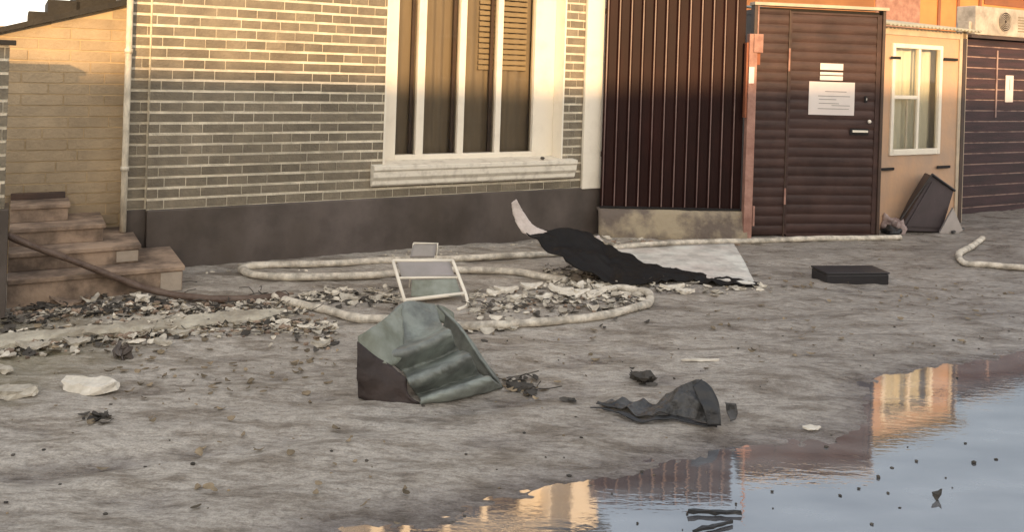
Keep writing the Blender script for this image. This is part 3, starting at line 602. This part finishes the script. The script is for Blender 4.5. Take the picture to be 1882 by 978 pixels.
sheet('dark_lining', [[Q(657,628,731),Q(690,655,731),Q(718,672,732),Q(745,700,735)],[Q(657,680,734),Q(690,700,736),Q(722,715,738),Q(752,728,742)],[Q(658,733,734),Q(695,738,738),Q(730,743,742),Q(772,743,744)]], 'dark_inside', gr, 18, 14, .014, 9, .01, None, 6)
sheet('side_fold', [[Q(803,562,652),Q(842,600,678),Q(874,648,694),Q(922,713,714)],[Q(820,580,648),Q(856,620,672),Q(890,668,690),Q(925,715,712)],[Q(812,612,645),Q(850,655,668),Q(885,690,690),Q(922,716,712)]], 'green_pad', gr, 18, 8, .006, 9, .012, None, 8)
sheet('torn_flap', [[Q(790,560,640),Q(812,562,638),Q(832,575,636)],[Q(805,590,645),Q(822,596,642),Q(836,600,640)]], 'green_flap', gr, 8, 6, .004, 9, .008, None, 8)
# ------------------------------------------------------------ crumpled black bag
bb = empty('crumpled_bag', GP(1250, 775), 0, label='crumpled grey and black plastic bag with raised peak near the puddle', cat='plastic bag'); inv = bb.location
sheet('bag_body', [[Q(1125,733,738),Q(1165,741,744),(Q(1208,741,746)),Q(1245,720,755),Q(1287,702,762),Q(1304,722,765)],
                   [Q(1110,744,745),Q(1165,752,754),Q(1208,756,757),Q(1245,738,765),Q(1285,732,770),Q(1312,750,772)],
                   [Q(1095,751,752),Q(1145,757,759),Q(1185,768,770),Q(1232,764,768),Q(1275,772,776),Q(1316,781,781)]], 'grey_bag', bb, 80, 36, .024, 9, .004, None, 4, floor=-.01)
sheet('dark_fold', [[Q(1288,698,768),Q(1305,712,772),Q(1320,742,780),Q(1324,783,788)],[Q(1272,712,772),Q(1284,735,778),Q(1295,760,786),Q(1300,783,789)]], 'black_bag', bb, 22, 8, .008, 12, .006, None, 7)
sheet('dark_fold', [[Q(1085,750,752),Q(1145,758,762),Q(1180,771,774),Q(1232,764,769),Q(1290,778,780),Q(1318,783,784)],[Q(1120,752,757),Q(1150,766,768),Q(1180,776,778),Q(1232,771,774),Q(1290,783,785),Q(1318,786,787)]], 'black_bag', bb, 40, 6, .004, 12, .005, None, 9)
o = sheet('plastic_scrap', [[P(1332,740,772),P(1352,742,772)],[P(1336,757,774),P(1355,760,774)],[P(1342,776,778),P(1352,772,778)]], 'grey_bag', None, 10, 10, .008, 20, .004, None, 3, label='small grey plastic scrap right of the crumpled bag', cat='plastic scrap')
# ------------------------------------------------------------ black rubber strip with pale lining
rb = empty('rubber_sheet', GP(1130, 520), 0, label='torn black rubber sheet curling up with pale tip before the plinth', cat='rubber sheet'); inv = rb.location
sheet('black_side', [[Q(985,432,512),Q(1020,422,505),Q(1060,424,500),Q(1092,436,494),Q(1112,452,492),Q(1150,466,494),Q(1180,486,500),Q(1250,501,508),Q(1320,512,515),Q(1396,524,525)],
                     [Q(978,432,515),Q(1018,448,512),Q(1058,462,512),Q(1095,474,512),Q(1120,486,510),Q(1150,496,512),Q(1185,502,514),Q(1250,508,515),Q(1320,518,520),Q(1396,526,527)],
                     [Q(968,428,518),Q(1008,462,520),Q(1050,488,522),Q(1090,508,524),Q(1112,520,527),Q(1148,528,529),Q(1190,524,527),Q(1250,517,520),Q(1320,523,525),Q(1392,529,530)]], 'black_rubber', rb, 90, 30, .024, 7, .008, None, 4, floor=-.012, jag=.01)
sheet('pale_lining', [[Q(940,372,514),Q(944,398,514),Q(958,425,515),Q(978,436,515)],[Q(948,366,512),Q(962,390,512),Q(980,414,512),Q(1005,426,511)]], 'pale_lining', rb, 26, 8, .005, 18, .007, None, 2, jag=.006)
sheet('pale_lining', [[Q(1094,434,492),Q(1100,446,492),Q(1106,456,493)],[Q(1101,432,491),Q(1106,444,491),Q(1112,454,492)]], 'pale_lining', rb, 8, 5, .002, 18, .005, None, 2)
sheet('pale_board', [[G(1110,462,.015),G(1240,454,.02),G(1348,449,.02)],[G(1160,482,.02),G(1270,484,.025),G(1366,480,.02)],[G(1195,503,.01),G(1300,514,.015),G(1388,524,.01)]], 'pale_sheet', None, 30, 20, .004, 4, .02, None, 2, label='large pale grey board lying flat beside the black rubber sheet', cat='board')
# ------------------------------------------------------------ white metal frame
wf = empty('folding_stand', GP(800, 560), 0, label='white tubular metal frame leaning behind the green padding', cat='folding stand'); inv = wf.location
TL, TR, BR, BL = Q(722,479,540), Q(832,479,535), Q(858,548,556), Q(745,557,560)
bm = bmesh.new(); tube(bm, [BL, TL], .011, 10, 1); tube(bm, [TL, TR], .011, 10, 1); tube(bm, [TR, Q(848,520,548), BR, Q(858,562,562), Q(842,569,568)], .011, 10, 6); mesh('frame_tube', bm, 'white_paint', wf, smooth=True)
bm = bmesh.new(); tube(bm, [TL.lerp(BL,.42), TR.lerp(BR,.46)], .008, 8, 1); tube(bm, [BL.lerp(TL,.06), BR.lerp(TR,.12)], .012, 8, 1); mesh('cross_bar', bm, 'white_paint', wf, smooth=True)
sheet('panel', [[TL.lerp(TR,.06), TL.lerp(TR,.94)], [TL.lerp(BL,.41).lerp(TR.lerp(BR,.41),.06), TL.lerp(BL,.41).lerp(TR.lerp(BR,.41),.94)]], 'grey_film', wf, 10, 8, .001, 4, .003)
sheet('panel', [[Q(757,515,548),Q(800,514,548),Q(838,512,546)],[Q(755,545,556),Q(800,546,556),Q(848,544,555)]], 'green_flap', wf, 10, 8, .004, 8, .003, label='greenish torn film in the lower half of the frame')
ps = [P(760,447,528),P(804,447,527),P(798,474,530),P(753,474,531)]
bt2 = empty('white_bracket', GP(778, 530), 0, label='small white bent bracket standing behind the white frame', cat='bracket'); inv = bt2.location
ps = [p-inv for p in ps]; bm = bmesh.new(); tube(bm, [ps[0], ps[1], ps[2]+Vector((0,0,-.28))], .007, 8, 1); tube(bm, [ps[0], ps[3]+Vector((0,0,-.28))], .006, 8, 1); mesh('bracket_rim', bm, 'white_paint', bt2, smooth=True)
sheet('bracket_plate', [[ps[0], ps[1]], [ps[3], ps[2]]], 'grey_film', bt2, 6, 6, .001, 3, .003)
# ------------------------------------------------------------ boxes and boards
c = GP(1575, 520); bx = empty('black_case', c, 9, label='flat black case lying on wet silt near the door', cat='case')
B('case_body', 'black_box', bx, (-.25, .24, -.02, .2, -.01, .07), bev=.01); B('case_lid', 'black_box', bx, (-.255, .245, -.025, .205, .072, .084), bev=.006)
c = GP(1695, 427); inv = c; cb = empty('tipped_cabinet', c, 0, label='dark grey cabinet tipped on its corner before the booth', cat='cabinet')
qd = [Q(1712,322,427), Q(1753,350,427), Q(1730,427,427), Q(1652,424,427)]; back = Vector((.05, .24, 0))
bm = bmesh.new(); prism(bm, qd, back); bmesh.ops.bevel(bm, geom=bm.edges[:], offset=.006, segments=2, affect='EDGES'); mesh('cabinet_body', bm, 'cabinet_grey', cb)
cen = sum(qd, Vector())/4; q2 = [cen+(p-cen)*.80+Vector((0,-.012,0)) for p in qd]
bm = bmesh.new(); prism(bm, q2, Vector((0,.010,0))); mesh('front_panel', bm, 'cabinet_grey', cb)
bm = bmesh.new(); tube(bm, [Q(1712,320,427)+Vector((0,-.01,0)), Q(1754,350,427)+Vector((0,-.01,0))], .013, 8, 1); tube(bm, [Q(1712,320,427)+Vector((0,-.01,0)), Q(1655,402,427)+Vector((0,-.01,0))], .009, 8, 1); mesh('edge_strip', bm, 'black_box', cb)
o = B('label_strip', 'paper', cb, (-.045, .045, -.004, .004, -.012, .012), bev=0); pc = Q(1682,404,426); o.location = pc+Vector((0,-.02,0)); o.rotation_euler = (0, R(35), 0)
bm = bmesh.new(); prism(bm, [P(1752,382,430), P(1770,424,430), P(1757,430,430), P(1727,428,430)], Vector((.02,.06,0))); mesh('grey_board', bm, 'light_grey_board', label='light grey triangular board leaning on the tipped cabinet', cat='board')
bm = bmesh.new(); tube(bm, [GP(1750,431,.02), GP(1770,424,.02)], .014, 8, 1); mesh('dark_bar', bm, 'black_box', label='short dark bar at the foot of the triangular board', cat='bar')
for i, (px, py, r_, h_, m_, lb) in enumerate(((1632,424,.085,.11,'pink_bag','pinkish crumpled bag at the foot of the booth, nearest the door'),(1652,428,.07,.09,'pink_bag','pinkish crumpled bag touching the tipped cabinet'),(1640,431,.09,.05,'black_bag','black rag lying under the pinkish bags'))):
    c = GP(px, py); bm = bmesh.new(); lump(bm, (0,0,h_*.5), r_, r_*.8, h_, i+3, .5, 3, .6); o = mesh('crumpled_bag' if i < 2 else 'rag', bm, m_, smooth=True, label=lb, cat='bag' if i < 2 else 'rag'); o.location = c
# ------------------------------------------------------------ debris
def chip(bm, c, L_, W_, T_, yaw, tilt, curl, rnd):
    n = 4; r = []
    ca, sa = math.cos(yaw), math.sin(yaw)
    for side in (0, 1):
        row = []
        for i in range(n+1):
            t = i/n-.5; w_ = W_*(1-(2*t)**2*.7)*(.7+.6*rnd.random())
            pts = []
            for s_ in (-1, 1):
                x, y = t*L_, s_*w_/2; z = curl*(2*t)**2*L_*.5+y*tilt+side*T_
                pts.append(bm.verts.new((c[0]+x*ca-y*sa, c[1]+x*sa+y*ca, c[2]+z+.002)))
            row.append(pts)
        r.append(row)
    for side in (0, 1):
        for i in range(n): f = [r[side][i][0], r[side][i+1][0], r[side][i+1][1], r[side][i][1]]; bm.faces.new(f if side else f[::-1])
    for i in range(n):
        for s_ in (0, 1): bm.faces.new((r[0][i][s_], r[0][i+1][s_], r[1][i+1][s_], r[1][i][s_]))
    for i in (0, n): bm.faces.new((r[0][i][0], r[0][i][1], r[1][i][1], r[1][i][0]))
def scatter(name, m, zones, size, T_, seed, label, cat, curl=.5, lumps=False):
    rnd = random.Random(seed); bm = bmesh.new()
    for (x0, y0, x1, y1, wid, cnt) in zones:
        for i in range(cnt):
            t = rnd.random(); px = x0+(x1-x0)*t; py = y0+(y1-y0)*t+rnd.gauss(0, wid)
            p = GP(px, py); L_ = size*rnd.uniform(.35, 1)**1.5*1.6
            if lumps: 
                r = bmesh.ops.create_icosphere(bm, subdivisions=1, radius=1); k = Vector((rnd.random(), rnd.random(), rnd.random()))*9
                sx, sy, sz = L_*rnd.uniform(.5,1), L_*rnd.uniform(.4,.8), L_*rnd.uniform(.25,.6)
                for v in r['verts']:
                    q_ = v.co*(1+.5*mnoise.noise(v.co*1.5+k)); v.co = p+Vector((q_.x*sx, q_.y*sy, q_.z*sz+sz*.5))
            else: chip(bm, (p.x, p.y, p.z+rnd.uniform(0,.012)), L_, L_*rnd.uniform(.3,.7), T_, rnd.uniform(0,2*PI), rnd.uniform(-.6,.6), rnd.uniform(-.1,curl), rnd)
    return mesh(name, bm, m, label=label, cat=cat, kind='stuff')
LEFT = [(60,575,560,560,10,120),(230,610,520,580,12,170),(0,640,300,605,14,110),(430,585,620,615,14,80)]
scatter('broken_chips', 'chip_cream', LEFT+[(560,545,740,548,8,80),(860,560,1180,548,14,150),(1000,520,1180,540,12,110),(1180,530,1420,530,7,50),(1080,440,1150,462,6,40),(860,598,960,600,5,40)], .055, .004, 11, 'cream broken chips and leaves along the hoses and kerb', 'debris')
scatter('dark_leaves', 'leaf_dark', LEFT+[(60,575,330,560,12,160),(560,550,740,552,10,70),(880,575,1200,560,16,110),(940,708,985,716,6,30),(1160,690,1200,700,4,26),(0,600,120,570,14,110),(150,770,200,775,5,16),(1040,738,1060,740,2,4),(1000,500,1180,525,8,80)], .045, .002, 12, 'dark wet leaves strewn over the silt', 'debris')
scatter('leaf_litter', 'leaf_tan', LEFT+[(100,760,800,900,60,40),(200,680,640,680,30,90),(900,660,1500,640,40,40),(1300,600,1880,600,35,50),(920,705,990,718,7,24),(1100,500,1900,540,20,100)], .03, .002, 13, 'tan leaf litter lying thinly over the street', 'debris')
scatter('pebbles', 'leaf_tan', [(0,740,1300,800,90,90),(600,620,1882,600,40,90)], .005, .002, 14, 'small pebbles scattered over the silt', 'debris', lumps=True)
scatter('dark_specks', 'leaf_dark', [(0,800,1300,800,100,36),(1150,900,1882,850,60,24),(600,640,1882,620,45,50)], .008, .002, 15, 'dark specks of dirt over street and puddle', 'debris', lumps=True)
scatter('rubble_crumbs', 'chip_cream', LEFT+[(20,572,330,566,9,90),(560,545,740,548,8,60),(860,560,1180,548,14,130),(1000,520,1180,540,12,90),(1090,440,1200,440,5,40),(380,500,700,478,4,50),(700,470,1090,440,3,50),(930,706,980,716,7,20)], .016, 0, 31, 'cream rubble crumbs among the hoses and at the wall foot', 'debris', lumps=True)
scatter('brick_crumbs', 'step_stone', LEFT+[(20,575,340,566,9,60),(860,560,1180,548,14,50),(1110,446,1360,446,4,40)], .022, 0, 32, 'brown broken brick crumbs below the steps and kerb', 'debris', lumps=True)
bm = bmesh.new(); rt = random.Random(8)
for (x0, y0, x1, y1, wd, cnt) in [(60,570,560,560,14,34),(230,610,560,585,14,26),(860,560,1180,548,14,26),(1090,500,1240,530,8,14),(930,705,990,718,5,7)]:
    for i in range(cnt):
        t = rt.random(); p = GP(x0+(x1-x0)*t, y0+(y1-y0)*t+rt.gauss(0, wd), .012); a_ = rt.uniform(0, 2*PI); l_ = rt.uniform(.04,.16)
        tube(bm, [p, p+Vector((math.cos(a_)*l_*.5, math.sin(a_)*l_*.5, rt.uniform(0,.03))), p+Vector((math.cos(a_+.3)*l_, math.sin(a_+.3)*l_, rt.uniform(0,.04)))], rt.uniform(.0015,.004), 5, 2)
mesh('twigs', bm, 'leaf_dark', label='thin dark twigs tangled through the rubble along the hoses', cat='debris', kind='stuff')
# larger loose fragments, each its own thing
rnd = random.Random(5)
def frag(name, px, py, L_, W_, T_, m, label, yaw=0, curl=.2, group=None, cat='fragment', up=.0):
    bm = bmesh.new(); chip(bm, (0,0,0), L_, W_, T_, yaw, .15, curl, rnd); bmesh.ops.subdivide_edges(bm, edges=bm.edges[:], cuts=1, use_grid_fill=True)
    for v in bm.verts: v.co += Vector((mnoise.noise(v.co*30+Vector((px,0,0))), mnoise.noise(v.co*30+Vector((0,px,0))), abs(mnoise.noise(v.co*25+Vector((px,py,0))))))*T_*.9
    p = GP(px, py, up); o = mesh(name, bm, m, label=label, cat=cat, group=group); o.location = p; return o
frag('plaster_fragment', 165, 715, .24, .10, .03, 'chip_white', 'pointed white plaster fragment lying alone on the silt', 0-.1, .05)
frag('plaster_fragment', 25, 728, .20, .08, .03, 'chip_cream', 'flat cream fragment at the left edge of the street', .1, .05)
frag('plaster_fragment', 60, 728, .07, .03, .014, 'chip_white', 'small white fragment beside the flat cream fragment', -.7, .2)
frag('plaster_fragment', 8, 686, .10, .04, .018, 'chip_cream', 'short cream fragment lying on the olive slime', -.5, .2)
frag('foam_block', 262, 562, .09, .06, .03, 'chip_white', 'small pale block lying beside the dark hose', -.3, .0, up=.02)
frag('rag', 130, 563, .22, .07, .03, 'step_stone', 'brown crumpled rag at the foot of the steps', .2, .3, cat='rag')
frag('paper_scrap', 165, 562, .10, .05, .012, 'chip_cream', 'cream scrap lying on the brown rag', .8, .6, up=.02, cat='scrap')
frag('white_stick', 1287, 666, .20, .014, .008, 'chip_white', 'thin white stick lying on the grey silt', .08, .0, cat='stick')
frag('metal_scrap', 1492, 783, .08, .03, .006, 'chip_white', 'small bright scrap at the puddle edge', .1, .1, cat='scrap')
frag('dark_clod', 1180, 698, .10, .06, .03, 'leaf_dark', 'dark clod above the crumpled bag', .1, .1, cat='clod')
frag('dark_clod', 955, 714, .12, .06, .02, 'leaf_dark', 'dark clod beside the green padding', -.2, .1, cat='clod')
frag('bracket_scrap', 1312, 936, .19, .012, .012, 'black_bag', 'upper dark stick lying in the puddle', 0, .0, cat='stick')
frag('bracket_scrap', 1310, 962, .17, .010, .010, 'black_bag', 'lower dark stick slanting in the puddle', .45, .0, cat='stick')
frag('dark_clod', 1722, 908, .035, .02, .02, 'leaf_dark', 'dark clod floating in the blue water', .1, .2, cat='clod')
frag('stone', 225, 660, .08, .05, .05, 'plinth', 'dark stone below the rubble by the kerb', .1, .0, cat='stone')
for (px, py, L_, yw) in ((930,540,.16,.2),(905,548,.10,-.3),(975,535,.15,.1),(1000,552,.13,.6),(1030,540,.18,-.5),(1055,548,.20,.3),(1085,545,.22,.4),(1110,536,.16,-.2),(1065,530,.13,1.0),(1235,530,.16,.1),(1260,538,.13,-.1),(950,552,.09,.4),(690,552,.08,.3),(650,553,.08,-.4),(430,588,.10,-.9),(445,600,.10,1.1),(280,600,.11,.4),(330,618,.12,.1),(262,615,.12,.2),(300,640,.09,-.2),(590,638,.10,.2),(140,640,.14,-.1),(60,645,.16,.1)):
    frag('pale_fragment', px, py, L_, L_*.38, .018, 'chip_white' if px > 880 else 'chip_cream', 'torn pale fragment in the rubble along the hoses', yw, .25, 'torn pale fragments in the rubble', up=.005)
# ------------------------------------------------------------ houses across the street, behind the camera (they shade the street)
oc = Vector((0, 0, 0))-MW.n*9.5; OP = Frame((oc.x, oc.y), 22)
op = empty('opposite_terrace', OP.o, 22, label='long flat-roofed terrace across the street', cat='terrace')
OH = 3.95
B('wall', 'opp_wall', op, (-34, 34, -6, 0, 0, OH-.1), bev=0); B('parapet', 'concrete', op, (-34.1, 34.1, -6.1, .1, OH-.1, OH), bev=0)
for i in range(-10, 11):
    wnd = B('window', 'white_paint', op, (i*3-.65, i*3+.65, .002, .05, 1.0, 2.4), bev=.01); B('pane', 'black_box', wnd, (i*3-.57, i*3+.57, .052, .056, 1.08, 2.32), bev=0)
